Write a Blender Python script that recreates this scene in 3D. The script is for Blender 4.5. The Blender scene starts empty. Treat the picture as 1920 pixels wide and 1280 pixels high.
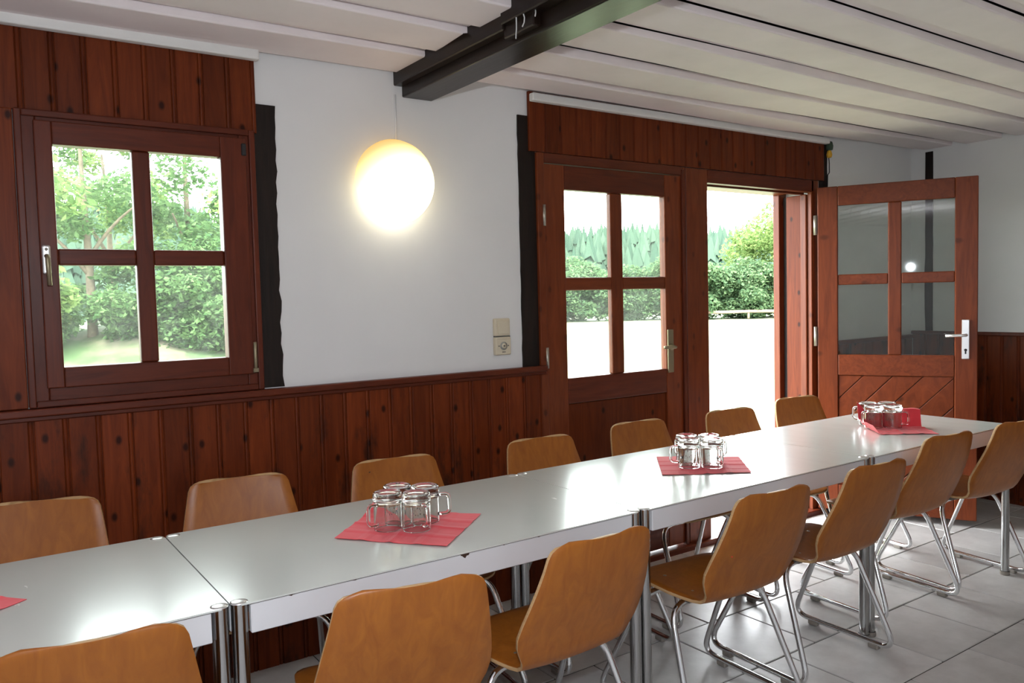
import bpy, bmesh, math, random
from mathutils import Vector, Matrix

scene = bpy.context.scene
C = scene.collection
random.seed(7)
R = math.radians

# ------------------------------------------------------------------ camera
CAM_H = 1.4117
cam_d = bpy.data.cameras.new('camera')
cam_d.sensor_fit = 'HORIZONTAL'
cam_d.sensor_width = 36.0
cam_d.lens = 1515.4 / 1920 * 36.0
cam_d.clip_start = 0.05
cam_d.clip_end = 2000
cam = bpy.data.objects.new('camera', cam_d)
C.objects.link(cam)
yaw, pitch, roll = R(34.714), R(-3.080), R(-1.429)
fwd = Vector((math.sin(yaw) * math.cos(pitch), math.cos(yaw) * math.cos(pitch), math.sin(pitch)))
rgt = Vector((math.cos(yaw), -math.sin(yaw), 0))
upv = rgt.cross(fwd)
r2 = rgt * math.cos(roll) + upv * math.sin(roll)
u2 = -rgt * math.sin(roll) + upv * math.cos(roll)
cam.matrix_world = Matrix.Translation((0, 0, CAM_H)) @ Matrix((r2, u2, -fwd)).transposed().to_4x4()
scene.camera = cam

# ------------------------------------------------------------------ light
vs = scene.view_settings
vs.view_transform = 'Standard'
vs.look = 'None'
vs.gamma = 1.0
vs.use_curve_mapping = False
vs.exposure = 0.8
cy = scene.cycles
cy.max_bounces = 14
cy.diffuse_bounces = 4
cy.glossy_bounces = 4
cy.transmission_bounces = 16
cy.transparent_max_bounces = 12
cy.use_denoising = True
cy.use_adaptive_sampling = True
cy.adaptive_threshold = 0.04
SKY = 11.0
world = bpy.data.worlds.new('overcast_sky')
scene.world = world
world.use_nodes = True
wn = world.node_tree
wn.nodes['Background'].inputs['Color'].default_value = (0.93, 0.97, 1.0, 1)
wn.nodes['Background'].inputs['Strength'].default_value = SKY

sun_d = bpy.data.lights.new('veiled_sun', 'SUN')
sun_d.energy = 6.0
sun_d.angle = R(12)
sun_d.color = (1.0, 0.95, 0.85)
sun = bpy.data.objects.new('veiled_sun', sun_d)
C.objects.link(sun)
sun.rotation_euler = (R(38), 0, R(-35))          # from behind the house, high: the roof keeps it out of the room

# the photographer's flash, on top of the camera
fl_d = bpy.data.lights.new('camera_flash', 'POINT')
fl_d.energy = 50.0
fl_d.shadow_soft_size = 0.03
fl_d.color = (0.86, 0.93, 1.0)
fl = bpy.data.objects.new('camera_flash', fl_d)
C.objects.link(fl)
fl.location = (0.0, 0.0, CAM_H + 0.25)


def portal(name, x0, x1, z0, z1, y):
    d = bpy.data.lights.new(name, 'AREA')
    d.shape = 'RECTANGLE'
    d.size, d.size_y = x1 - x0, z1 - z0
    d.cycles.is_portal = True
    o = bpy.data.objects.new(name, d)
    C.objects.link(o)
    o.location = ((x0 + x1) / 2, y, (z0 + z1) / 2)
    o.rotation_euler = (R(-90), 0, 0)


portal('door_portal', 2.3, 4.5, 0.0, 2.1, 3.42)
portal('window_portal', 0.2, 0.98, 1.1, 2.1, 3.42)

# ------------------------------------------------------------------ helpers
MATS = {}


def new_mat(name):
    m = bpy.data.materials.new(name)
    m.use_nodes = True
    nt = m.node_tree
    b = nt.nodes['Principled BSDF']
    MATS[name] = m
    return m, nt, b


def N(nt, t, **kw):
    n = nt.nodes.new(t)
    for k, v in kw.items():
        if k in n.inputs:
            n.inputs[k].default_value = v
        else:
            setattr(n, k, v)
    return n


def ramp(nt, stops):
    n = nt.nodes.new('ShaderNodeValToRGB')
    e = n.color_ramp.elements
    while len(e) < len(stops):
        e.new(0.5)
    for el, (p, c) in zip(e, stops):
        el.position = p
        el.color = (*c, 1) if len(c) == 3 else c
    return n


def mixc(nt, fac, a, b, mode='MIX'):
    n = nt.nodes.new('ShaderNodeMix')
    n.data_type = 'RGBA'
    n.blend_type = mode
    for sock, v in ((n.inputs[0], fac), (n.inputs[6], a), (n.inputs[7], b)):
        if hasattr(v, 'links'):
            nt.links.new(v, sock)
        elif isinstance(v, (int, float)):
            sock.default_value = v
        else:
            sock.default_value = (*v, 1)
    return n.outputs[2]


def bump(nt, b, height, strength, dist=0.01):
    n = N(nt, 'ShaderNodeBump')
    n.inputs['Strength'].default_value = strength
    n.inputs['Distance'].default_value = dist
    nt.links.new(height, n.inputs['Height'])
    nt.links.new(n.outputs['Normal'], b.inputs['Normal'])


def coords(nt, world_space=True, scale=(1, 1, 1), offset_random=0.0):
    if world_space:
        src = N(nt, 'ShaderNodeNewGeometry').outputs['Position']
    else:
        src = N(nt, 'ShaderNodeTexCoord').outputs['Object']
    if offset_random:
        oi = N(nt, 'ShaderNodeObjectInfo')
        mul = N(nt, 'ShaderNodeMath', operation='MULTIPLY')
        mul.inputs[1].default_value = offset_random
        nt.links.new(oi.outputs['Random'], mul.inputs[0])
        add = N(nt, 'ShaderNodeVectorMath', operation='ADD')
        nt.links.new(src, add.inputs[0])
        nt.links.new(mul.outputs[0], add.inputs[1])
        src = add.outputs[0]
    mp = N(nt, 'ShaderNodeMapping')
    mp.inputs['Scale'].default_value = scale
    nt.links.new(src, mp.inputs['Vector'])
    return mp.outputs['Vector']


def wood_mat(name, dark, light, grain=(10, 10, 0.8), rough=0.4, knots=0.7, vary=0.25, world_space=True, stain=0.0, coat=0.0, bump_s=0.12, spec=0.25):
    m, nt, b = new_mat(name)
    v = coords(nt, world_space, grain, 3.0)
    no = N(nt, 'ShaderNodeTexNoise', **{'Scale': 3.0, 'Detail': 8.0, 'Roughness': 0.62, 'Distortion': 1.2})
    nt.links.new(v, no.inputs['Vector'])
    rp = ramp(nt, [(0.3, dark), (0.72, light)])
    nt.links.new(no.outputs['Fac'], rp.inputs['Fac'])
    col = rp.outputs['Color']
    # board to board difference
    oi = N(nt, 'ShaderNodeObjectInfo')
    mr = N(nt, 'ShaderNodeMapRange')
    mr.inputs['To Min'].default_value = 1 - vary
    mr.inputs['To Max'].default_value = 1 + vary
    nt.links.new(oi.outputs['Random'], mr.inputs['Value'])
    mulv = N(nt, 'ShaderNodeVectorMath', operation='SCALE')
    nt.links.new(col, mulv.inputs[0])
    nt.links.new(mr.outputs[0], mulv.inputs['Scale'])
    col = mulv.outputs[0]
    if knots > 0:
        kv = coords(nt, world_space, (1, 1, 1), 5.0)
        sx = N(nt, 'ShaderNodeSeparateXYZ')
        nt.links.new(kv, sx.inputs[0])
        ad = N(nt, 'ShaderNodeMath', operation='ADD')
        nt.links.new(sx.outputs['X'], ad.inputs[0])
        nt.links.new(sx.outputs['Y'], ad.inputs[1])
        cb = N(nt, 'ShaderNodeCombineXYZ')
        nt.links.new(ad.outputs[0], cb.inputs['X'])
        nt.links.new(sx.outputs['Z'], cb.inputs['Y'])
        km = N(nt, 'ShaderNodeMapping')
        km.inputs['Scale'].default_value = (6.5, 4.0, 1)
        nt.links.new(cb.outputs[0], km.inputs['Vector'])
        vo = N(nt, 'ShaderNodeTexVoronoi', **{'Scale': 1.0, 'Randomness': 1.0})
        vo.voronoi_dimensions = '2D'
        nt.links.new(km.outputs[0], vo.inputs['Vector'])
        kr = ramp(nt, [(0.035, (1, 1, 1)), (0.085, (0, 0, 0))])
        nt.links.new(vo.outputs['Distance'], kr.inputs['Fac'])
        mk = N(nt, 'ShaderNodeMath', operation='MULTIPLY')
        mk.inputs[1].default_value = knots
        nt.links.new(kr.outputs['Color'], mk.inputs[0])
        col = mixc(nt, mk.outputs[0], col, tuple(x * 0.18 for x in dark))
    if stain > 0:
        sv = coords(nt, world_space, (5, 5, 1.6))
        sn = N(nt, 'ShaderNodeTexNoise', **{'Scale': 1.7, 'Detail': 6.0, 'Roughness': 0.65})
        nt.links.new(sv, sn.inputs['Vector'])
        sr = ramp(nt, [(0.52, (0, 0, 0)), (0.66, (1, 1, 1))])
        nt.links.new(sn.outputs['Fac'], sr.inputs['Fac'])
        ms = N(nt, 'ShaderNodeMath', operation='MULTIPLY')
        ms.inputs[1].default_value = stain
        nt.links.new(sr.outputs['Color'], ms.inputs[0])
        col = mixc(nt, ms.outputs[0], col, (0.012, 0.008, 0.006))
    nt.links.new(col, b.inputs['Base Color'])
    b.inputs['Roughness'].default_value = rough
    b.inputs['Specular IOR Level'].default_value = spec
    b.inputs['Coat Weight'].default_value = coat
    b.inputs['Coat Roughness'].default_value = 0.2
    bump(nt, b, no.outputs['Fac'], bump_s, 0.004)
    return m


def plain(name, col, rough=0.5, metal=0.0, spec=0.5, noise=0.0, nscale=8.0, bump_s=0.0):
    m, nt, b = new_mat(name)
    b.inputs['Base Color'].default_value = (*col, 1)
    b.inputs['Roughness'].default_value = rough
    b.inputs['Metallic'].default_value = metal
    b.inputs['Specular IOR Level'].default_value = spec
    if noise or bump_s:
        v = coords(nt, True)
        no = N(nt, 'ShaderNodeTexNoise', **{'Scale': nscale, 'Detail': 7.0, 'Roughness': 0.6})
        nt.links.new(v, no.inputs['Vector'])
        if noise:
            lo = tuple(c * (1 - noise) for c in col)
            hi = tuple(min(1, c * (1 + noise)) for c in col)
            rp = ramp(nt, [(0.3, lo), (0.7, hi)])
            nt.links.new(no.outputs['Fac'], rp.inputs['Fac'])
            nt.links.new(rp.outputs['Color'], b.inputs['Base Color'])
        if bump_s:
            bump(nt, b, no.outputs['Fac'], bump_s, 0.01)
    return m


wood_mat('wainscot_wood', (0.10, 0.016, 0.0035), (0.195, 0.036, 0.0075), rough=0.42, knots=0.9, vary=0.22, stain=0.75, spec=0.15)
wood_mat('panel_wood', (0.085, 0.014, 0.0035), (0.165, 0.032, 0.007), rough=0.45, knots=0.9, vary=0.18, spec=0.15)
wood_mat('frame_wood', (0.075, 0.013, 0.005), (0.135, 0.025, 0.0085), grain=(10, 10, 1.0), rough=0.38, knots=0.0, vary=0.10)
wood_mat('frame_wood_across', (0.075, 0.013, 0.005), (0.135, 0.025, 0.0085), grain=(1.0, 10, 10), rough=0.38, knots=0.0, vary=0.10)
wood_mat('door_wood', (0.115, 0.022, 0.006), (0.20, 0.042, 0.0115), grain=(10, 10, 1.0), rough=0.38, knots=0.5, vary=0.10)
wood_mat('beam_wood', (0.008, 0.004, 0.003), (0.020, 0.010, 0.006), grain=(10, 1.0, 10), rough=0.3, knots=0.0, vary=0.05, bump_s=0.2, spec=0.3)
wood_mat('post_wood', (0.008, 0.005, 0.004), (0.022, 0.012, 0.008), rough=0.6, knots=0.0, vary=0.05, bump_s=0.4)
wood_mat('plywood', (0.285, 0.083, 0.0105), (0.40, 0.132, 0.0165), grain=(9, 9, 0.9), rough=0.36, knots=0.0, vary=0.07, world_space=False, bump_s=0.04, spec=0.4)
wood_mat('plywood_edge', (0.48, 0.28, 0.13), (0.62, 0.40, 0.2), grain=(2, 2, 40), rough=0.5, knots=0.0, vary=0.05, world_space=False)
plain('plaster', (0.78, 0.77, 0.765), rough=0.9, noise=0.025, nscale=2.2, bump_s=0.12)
plain('ceiling_paint', (0.85, 0.765, 0.765), rough=0.75, noise=0.05, nscale=3.0, bump_s=0.10)
plain('white_lath', (0.78, 0.76, 0.73), rough=0.7, noise=0.04)
plain('chrome', (0.78, 0.79, 0.80), rough=0.12, metal=1.0)
plain('steel_leg', (0.45, 0.45, 0.45), rough=0.16, metal=1.0)
plain('aluminium', (0.82, 0.82, 0.82), rough=0.32, metal=0.9)
plain('bronze', (0.30, 0.25, 0.16), rough=0.42, metal=0.8)
plain('glide_plastic', (0.25, 0.22, 0.19), rough=0.6)
plain('table_apron', (0.72, 0.72, 0.74), rough=0.4, noise=0.02, nscale=4)
plain('core_board', (0.05, 0.022, 0.012), rough=0.8)
plain('black', (0.012, 0.010, 0.010), rough=0.6)
plain('beige_plastic', (0.66, 0.58, 0.44), rough=0.45)
plain('dark_plastic', (0.10, 0.10, 0.09), rough=0.5)
plain('grey_plastic', (0.33, 0.33, 0.30), rough=0.5)
plain('cable_white', (0.66, 0.65, 0.63), rough=0.6)
plain('yellow_foam', (0.75, 0.42, 0.04), rough=0.8)
plain('green_leafage', (0.05, 0.08, 0.05), rough=0.8)
plain('screw_metal', (0.45, 0.42, 0.36), rough=0.4, metal=0.9)
plain('bark', (0.10, 0.075, 0.05), rough=0.9, noise=0.4, nscale=6)
plain('rail_wood', (0.22, 0.17, 0.12), rough=0.85, noise=0.2)
plain('lamp_base', (0.7, 0.68, 0.62), rough=0.6)
plain('mug_print', (0.02, 0.02, 0.025), rough=0.5)
plain('outer_wall', (0.5, 0.45, 0.4), rough=0.9, noise=0.1)

# table laminate: pale grey green, satin
m, nt, b = new_mat('laminate')
v = coords(nt, True, (1, 1, 1))
no = N(nt, 'ShaderNodeTexNoise', **{'Scale': 1.5, 'Detail': 4.0})
nt.links.new(v, no.inputs['Vector'])
rp = ramp(nt, [(0.3, (0.68, 0.71, 0.67)), (0.7, (0.73, 0.755, 0.715))])
nt.links.new(no.outputs['Fac'], rp.inputs['Fac'])
nt.links.new(rp.outputs['Color'], b.inputs['Base Color'])
no2 = N(nt, 'ShaderNodeTexNoise', **{'Scale': 14.0, 'Detail': 6.0})
nt.links.new(coords(nt, True, (1, 0.25, 1)), no2.inputs['Vector'])
mr = N(nt, 'ShaderNodeMapRange')
mr.inputs['To Min'].default_value = 0.20
mr.inputs['To Max'].default_value = 0.30
nt.links.new(no2.outputs['Fac'], mr.inputs['Value'])
nt.links.new(mr.outputs[0], b.inputs['Roughness'])
b.inputs['Specular IOR Level'].default_value = 0.8
b.inputs['Coat Weight'].default_value = 0.8
b.inputs['Coat Roughness'].default_value = 0.19

# floor tile: mottled grey stone
m, nt, b = new_mat('floor_tile')
v = coords(nt, True)
no = N(nt, 'ShaderNodeTexNoise', **{'Scale': 5.0, 'Detail': 9.0, 'Roughness': 0.65})
nt.links.new(v, no.inputs['Vector'])
rp = ramp(nt, [(0.25, (0.42, 0.405, 0.395)), (0.75, (0.64, 0.625, 0.61))])
nt.links.new(no.outputs['Fac'], rp.inputs['Fac'])
oi = N(nt, 'ShaderNodeObjectInfo')
mr = N(nt, 'ShaderNodeMapRange')
mr.inputs['To Min'].default_value = 0.88
mr.inputs['To Max'].default_value = 1.12
nt.links.new(oi.outputs['Random'], mr.inputs['Value'])
sc_ = N(nt, 'ShaderNodeVectorMath', operation='SCALE')
nt.links.new(rp.outputs['Color'], sc_.inputs[0])
nt.links.new(mr.outputs[0], sc_.inputs['Scale'])
nt.links.new(sc_.outputs[0], b.inputs['Base Color'])
b.inputs['Roughness'].default_value = 0.38
bump(nt, b, no.outputs['Fac'], 0.25, 0.004)
plain('grout', (0.045, 0.04, 0.036), rough=0.95)

# napkin paper
m, nt, b = new_mat('red_paper')
b.inputs['Base Color'].default_value = (0.82, 0.045, 0.065, 1)
b.inputs['Sheen Weight'].default_value = 0.25
b.inputs['Roughness'].default_value = 0.8
no = N(nt, 'ShaderNodeTexNoise', **{'Scale': 60.0, 'Detail': 4.0})
nt.links.new(coords(nt, False), no.inputs['Vector'])
bump(nt, b, no.outputs['Fac'], 0.3, 0.002)

# drinking glass
m, nt, b = new_mat('clear_glass')
b.inputs['Base Color'].default_value = (0.98, 0.99, 0.985, 1)
b.inputs['Roughness'].default_value = 0.02
b.inputs['Transmission Weight'].default_value = 1.0
b.inputs['IOR'].default_value = 1.47

# window pane: thin glass, lets light through, mirrors at the surface, a little dust raised to add the haze veil
m = bpy.data.materials.new('pane_glass')
MATS['pane_glass'] = m
m.use_nodes = True
nt = m.node_tree
nt.nodes.clear()
out = N(nt, 'ShaderNodeOutputMaterial')
tr = N(nt, 'ShaderNodeBsdfTransparent')
tr.inputs['Color'].default_value = (0.90, 0.94, 0.91, 1)
gl = N(nt, 'ShaderNodeBsdfGlossy')
gl.inputs['Roughness'].default_value = 0.02
fr = N(nt, 'ShaderNodeFresnel')
gb_ = N(nt, 'ShaderNodeNewGeometry')
io_ = N(nt, 'ShaderNodeMapRange')                 # same mirror strength from either side of the pane
io_.inputs['To Min'].default_value = 1.6
io_.inputs['To Max'].default_value = 1 / 1.6
nt.links.new(gb_.outputs['Backfacing'], io_.inputs['Value'])
nt.links.new(io_.outputs[0], fr.inputs['IOR'])
mx = N(nt, 'ShaderNodeMixShader')
nt.links.new(fr.outputs[0], mx.inputs[0])
nt.links.new(tr.outputs[0], mx.inputs[1])
nt.links.new(gl.outputs[0], mx.inputs[2])
df = N(nt, 'ShaderNodeBsdfTranslucent')
df.inputs['Color'].default_value = (0.6, 0.62, 0.58, 1)
dn = N(nt, 'ShaderNodeTexNoise', **{'Scale': 9.0, 'Detail': 8.0, 'Roughness': 0.7})
nt.links.new(coords(nt, True), dn.inputs['Vector'])
dr = ramp(nt, [(0.40, (0.012, 0.012, 0.012)), (0.8, (0.045, 0.045, 0.045))])
nt.links.new(dn.outputs['Fac'], dr.inputs['Fac'])
mx2 = N(nt, 'ShaderNodeMixShader')
nt.links.new(dr.outputs['Color'], mx2.inputs[0])
nt.links.new(mx.outputs[0], mx2.inputs[1])
nt.links.new(df.outputs[0], mx2.inputs[2])
nt.links.new(mx2.outputs[0], out.inputs['Surface'])

# opal globe of the wall lamp: the bulb sits low inside, so the top glows less and warmer
m = bpy.data.materials.new('opal_glow')
MATS['opal_glow'] = m
m.use_nodes = True
nt = m.node_tree
nt.nodes.clear()
out = N(nt, 'ShaderNodeOutputMaterial')
em = N(nt, 'ShaderNodeEmission')
tc = N(nt, 'ShaderNodeTexCoord')
ln = N(nt, 'ShaderNodeVectorMath', operation='DISTANCE')
ln.inputs[1].default_value = (0.01, -0.08, -0.07)
nt.links.new(tc.outputs['Object'], ln.inputs[0])
mr = N(nt, 'ShaderNodeMapRange')
mr.inputs['From Min'].default_value = 0.08
mr.inputs['From Max'].default_value = 0.25
nt.links.new(ln.outputs['Value'], mr.inputs['Value'])
rp = ramp(nt, [(0.0, (1.0, 0.93, 0.72)), (0.5, (1.0, 0.88, 0.55)), (0.68, (1.0, 0.80, 0.40)), (0.85, (1.0, 0.68, 0.26)), (1.0, (1.0, 0.60, 0.19))])
nt.links.new(mr.outputs[0], rp.inputs['Fac'])
rs = ramp(nt, [(0.0, (1, 1, 1)), (0.45, (0.6, 0.6, 0.6)), (0.66, (0.34, 0.34, 0.34)), (0.85, (0.2, 0.2, 0.2)), (1.0, (0.165, 0.165, 0.165))])
nt.links.new(mr.outputs[0], rs.inputs['Fac'])
ms = N(nt, 'ShaderNodeMath', operation='MULTIPLY')
ms.inputs[1].default_value = 3.2
nt.links.new(rs.outputs['Color'], ms.inputs[0])
nt.links.new(rp.outputs['Color'], em.inputs['Color'])
nt.links.new(ms.outputs[0], em.inputs['Strength'])
nt.links.new(em.outputs[0], out.inputs['Surface'])


def leaf_mat(name, c1, c2, trans=0.45):
    m = bpy.data.materials.new(name)
    MATS[name] = m
    m.use_nodes = True
    nt = m.node_tree
    nt.nodes.clear()
    out = N(nt, 'ShaderNodeOutputMaterial')
    g = N(nt, 'ShaderNodeNewGeometry')
    rp = ramp(nt, [(0.0, c1), (1.0, c2)])
    nt.links.new(g.outputs['Random Per Island'], rp.inputs['Fac'])
    d = N(nt, 'ShaderNodeBsdfDiffuse')
    t = N(nt, 'ShaderNodeBsdfTranslucent')
    nt.links.new(rp.outputs['Color'], d.inputs['Color'])
    nt.links.new(rp.outputs['Color'], t.inputs['Color'])
    mx = N(nt, 'ShaderNodeMixShader')
    mx.inputs[0].default_value = trans
    nt.links.new(d.outputs[0], mx.inputs[1])
    nt.links.new(t.outputs[0], mx.inputs[2])
    nt.links.new(mx.outputs[0], out.inputs['Surface'])


leaf_mat('leaf_green', (0.05, 0.105, 0.04), (0.14, 0.225, 0.09))
leaf_mat('leaf_light', (0.09, 0.16, 0.05), (0.21, 0.28, 0.10))
leaf_mat('leaf_blue_green', (0.06, 0.115, 0.06), (0.14, 0.21, 0.10))
leaf_mat('needle_haze_green', (0.035, 0.062, 0.045), (0.065, 0.10, 0.07), 0.1)  # distance haze is put into this colour as a slight blue tint

m, nt, b = new_mat('lawn')
no = N(nt, 'ShaderNodeTexNoise', **{'Scale': 0.7, 'Detail': 9.0, 'Roughness': 0.7})
nt.links.new(coords(nt, True), no.inputs['Vector'])
rp = ramp(nt, [(0.3, (0.13, 0.16, 0.085)), (0.7, (0.18, 0.20, 0.12))])
nt.links.new(no.outputs['Fac'], rp.inputs['Fac'])
nt.links.new(rp.outputs['Color'], b.inputs['Base Color'])
b.inputs['Roughness'].default_value = 0.9
m, nt, b = new_mat('bank_earth')
no = N(nt, 'ShaderNodeTexNoise', **{'Scale': 0.5, 'Detail': 8.0, 'Roughness': 0.65})
nt.links.new(coords(nt, True), no.inputs['Vector'])
rp = ramp(nt, [(0.46, (0.05, 0.09, 0.03)), (0.62, (0.15, 0.125, 0.09))])
nt.links.new(no.outputs['Fac'], rp.inputs['Fac'])
nt.links.new(rp.outputs['Color'], b.inputs['Base Color'])
b.inputs['Roughness'].default_value = 0.95


def mesh_from(name, verts, faces, smooth=False):
    me = bpy.data.meshes.new(name)
    me.from_pydata([tuple(v) for v in verts], [], faces)
    me.update()
    if smooth:
        for p in me.polygons:
            p.use_smooth = True
    return me


def ob(name, me, mat=None, parent=None, loc=None, rot=None):
    if mat and len(me.materials) == 0:
        me.materials.append(MATS[mat])
    o = bpy.data.objects.new(name, me)
    C.objects.link(o)
    if parent:
        o.parent = parent
    if loc:
        o.location = loc
    if rot:
        o.rotation_euler = rot
    return o


def bev(o, w=0.003, s=1):
    md = o.modifiers.new('bevel', 'BEVEL')
    md.width = w
    md.segments = s
    md.limit_method = 'ANGLE'
    return o


def box_me(name, x0, x1, y0, y1, z0, z1):
    v = [(x0, y0, z0), (x1, y0, z0), (x1, y1, z0), (x0, y1, z0), (x0, y0, z1), (x1, y0, z1), (x1, y1, z1), (x0, y1, z1)]
    f = [(0, 3, 2, 1), (4, 5, 6, 7), (0, 1, 5, 4), (1, 2, 6, 5), (2, 3, 7, 6), (3, 0, 4, 7)]
    return mesh_from(name, v, f)


def box(name, x0, x1, y0, y1, z0, z1, mat, parent=None, bevel=0.003, seg=1):
    o = ob(name, box_me(name, x0, x1, y0, y1, z0, z1), mat, parent)
    if bevel:
        bev(o, bevel, seg)
    return o


def empty(name, loc=(0, 0, 0), rz=0.0, label=None, cat=None, group=None, kind=None):
    o = bpy.data.objects.new(name, None)
    C.objects.link(o)
    o.empty_display_size = 0.05
    o.location = loc
    o.rotation_euler = (0, 0, rz)
    tag(o, label, cat, group, kind)
    return o


def tag(o, label=None, cat=None, group=None, kind=None):
    if label:
        o['label'] = label
    if cat:
        o['category'] = cat
    if group:
        o['group'] = group
    if kind:
        o['kind'] = kind
    return o


def fillet(pts, rad, n=6):
    out = [Vector(pts[0])]
    for i in range(1, len(pts) - 1):
        a, p, c = Vector(pts[i - 1]), Vector(pts[i]), Vector(pts[i + 1])
        d1, d2 = (a - p), (c - p)
        r = min(rad, d1.length * 0.48, d2.length * 0.48)
        s, e = p + d1.normalized() * r, p + d2.normalized() * r
        for k in range(n + 1):
            t = k / n
            out.append(s * (1 - t) ** 2 + p * 2 * t * (1 - t) + e * t ** 2)
    out.append(Vector(pts[-1]))
    return out


def tube_me(name, pts, rad, seg=10, cap=True, closed=False, flat=1.0):
    pts = [Vector(p) for p in pts]
    verts, faces = [], []
    n = len(pts)
    t0 = (pts[1] - pts[0]).normalized()
    ref = Vector((0, 0, 1)) if abs(t0.z) < 0.9 else Vector((1, 0, 0))
    nrm = (ref - t0 * ref.dot(t0)).normalized()
    for i in range(n):
        if closed:
            t = (pts[(i + 1) % n] - pts[i - 1]).normalized()
        elif i == 0:
            t = t0
        elif i == n - 1:
            t = (pts[-1] - pts[-2]).normalized()
        else:
            t = ((pts[i + 1] - pts[i]).normalized() + (pts[i] - pts[i - 1]).normalized()).normalized()
        nrm = (nrm - t * nrm.dot(t)).normalized()
        bi = t.cross(nrm)
        r = rad[i] if isinstance(rad, (list, tuple)) else rad
        for k in range(seg):
            a = 2 * math.pi * k / seg
            verts.append(pts[i] + nrm * math.cos(a) * r + bi * math.sin(a) * r * flat)
    m_ = n if closed else n - 1
    for i in range(m_):
        j = (i + 1) % n
        for k in range(seg):
            l = (k + 1) % seg
            faces.append((i * seg + k, i * seg + l, j * seg + l, j * seg + k))
    if cap and not closed:
        faces.append(tuple(range(seg - 1, -1, -1)))
        faces.append(tuple((n - 1) * seg + k for k in range(seg)))
    return mesh_from(name, verts, faces, True)


def lathe_me(name, prof, seg=32):
    verts, faces, rows = [], [], []
    for r, z in prof:
        if r < 1e-6:
            rows.append([len(verts)])
            verts.append((0, 0, z))
        else:
            rows.append(list(range(len(verts), len(verts) + seg)))
            for k in range(seg):
                a = 2 * math.pi * k / seg
                verts.append((r * math.cos(a), r * math.sin(a), z))
    for a, c in zip(rows, rows[1:]):
        for k in range(seg):
            l = (k + 1) % seg
            if len(a) == 1 and len(c) > 1:
                faces.append((a[0], c[l], c[k]))
            elif len(c) == 1 and len(a) > 1:
                faces.append((a[k], a[l], c[0]))
            elif len(a) > 1:
                faces.append((a[k], a[l], c[l], c[k]))
    return mesh_from(name, verts, faces, True)


def auto_smooth(o, angle=40):
    me = o.data
    me.set_sharp_from_angle(angle=R(angle))


def wall_me(name, xs, zs, holes, y0, y1):
    """slab in x/z with rectangular holes; xs, zs are the grid lines"""
    def solid(i, j):
        if i < 0 or j < 0 or i >= len(xs) - 1 or j >= len(zs) - 1:
            return False
        cx, cz = (xs[i] + xs[i + 1]) / 2, (zs[j] + zs[j + 1]) / 2
        return not any(a < cx < b_ and c < cz < d for a, b_, c, d in holes)
    vi, verts, faces = {}, [], []

    def V(i, j, s):
        k = (i, j, s)
        if k not in vi:
            vi[k] = len(verts)
            verts.append((xs[i], y0 if s == 0 else y1, zs[j]))
        return vi[k]
    for i in range(len(xs) - 1):
        for j in range(len(zs) - 1):
            if not solid(i, j):
                continue
            faces.append((V(i, j, 0), V(i + 1, j, 0), V(i + 1, j + 1, 0), V(i, j + 1, 0)))
            faces.append((V(i, j, 1), V(i, j + 1, 1), V(i + 1, j + 1, 1), V(i + 1, j, 1)))
            if not solid(i - 1, j):
                faces.append((V(i, j, 0), V(i, j + 1, 0), V(i, j + 1, 1), V(i, j, 1)))
            if not solid(i + 1, j):
                faces.append((V(i + 1, j, 0), V(i + 1, j, 1), V(i + 1, j + 1, 1), V(i + 1, j + 1, 0)))
            if not solid(i, j - 1):
                faces.append((V(i, j, 0), V(i, j, 1), V(i + 1, j, 1), V(i + 1, j, 0)))
            if not solid(i, j + 1):
                faces.append((V(i, j + 1, 0), V(i + 1, j + 1, 0), V(i + 1, j + 1, 1), V(i, j + 1, 1)))
    return mesh_from(name, verts, faces)


# ------------------------------------------------------------------ room shell
XL, XR, YN, YB = -2.4, 5.6, -2.2, 3.10
ZC = 2.40
WH = (0.215, 0.960, 1.105, 2.075)      # window hole
DH = (2.300, 4.500, 0.0, 2.095)        # door hole

wall_back = ob('wall_back', wall_me('wall_back', [XL - .3, WH[0], WH[1], DH[0], DH[1], XR + .3], [-0.3, 0.0, WH[2], WH[3], DH[3], 2.62], [(WH[0], WH[1], WH[2], WH[3]), (DH[0], DH[1], DH[2], DH[3])], YB, YB + 0.27), 'plaster')
tag(wall_back, kind='structure')
wr = ob('wall_right', box_me('wall_right', XR, XR + .3, YN - .3, YB, -.3, 2.62), 'plaster')
tag(wr, kind='structure')
wl = ob('wall_left', wall_me('wall_left', [YN, -1.4, -0.3, 0.9, 2.0, YB], [-0.3, 0.95, 2.05, 2.62], [], -XL, -XL + .3), 'plaster')
wl.rotation_euler = (0, 0, R(90))
tag(wl, kind='structure')
wnr = ob('wall_near', box_me('wall_near', XL - .3, XR, YN - .3, YN, -.3, 2.62), 'plaster')
tag(wnr, kind='structure')

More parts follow.
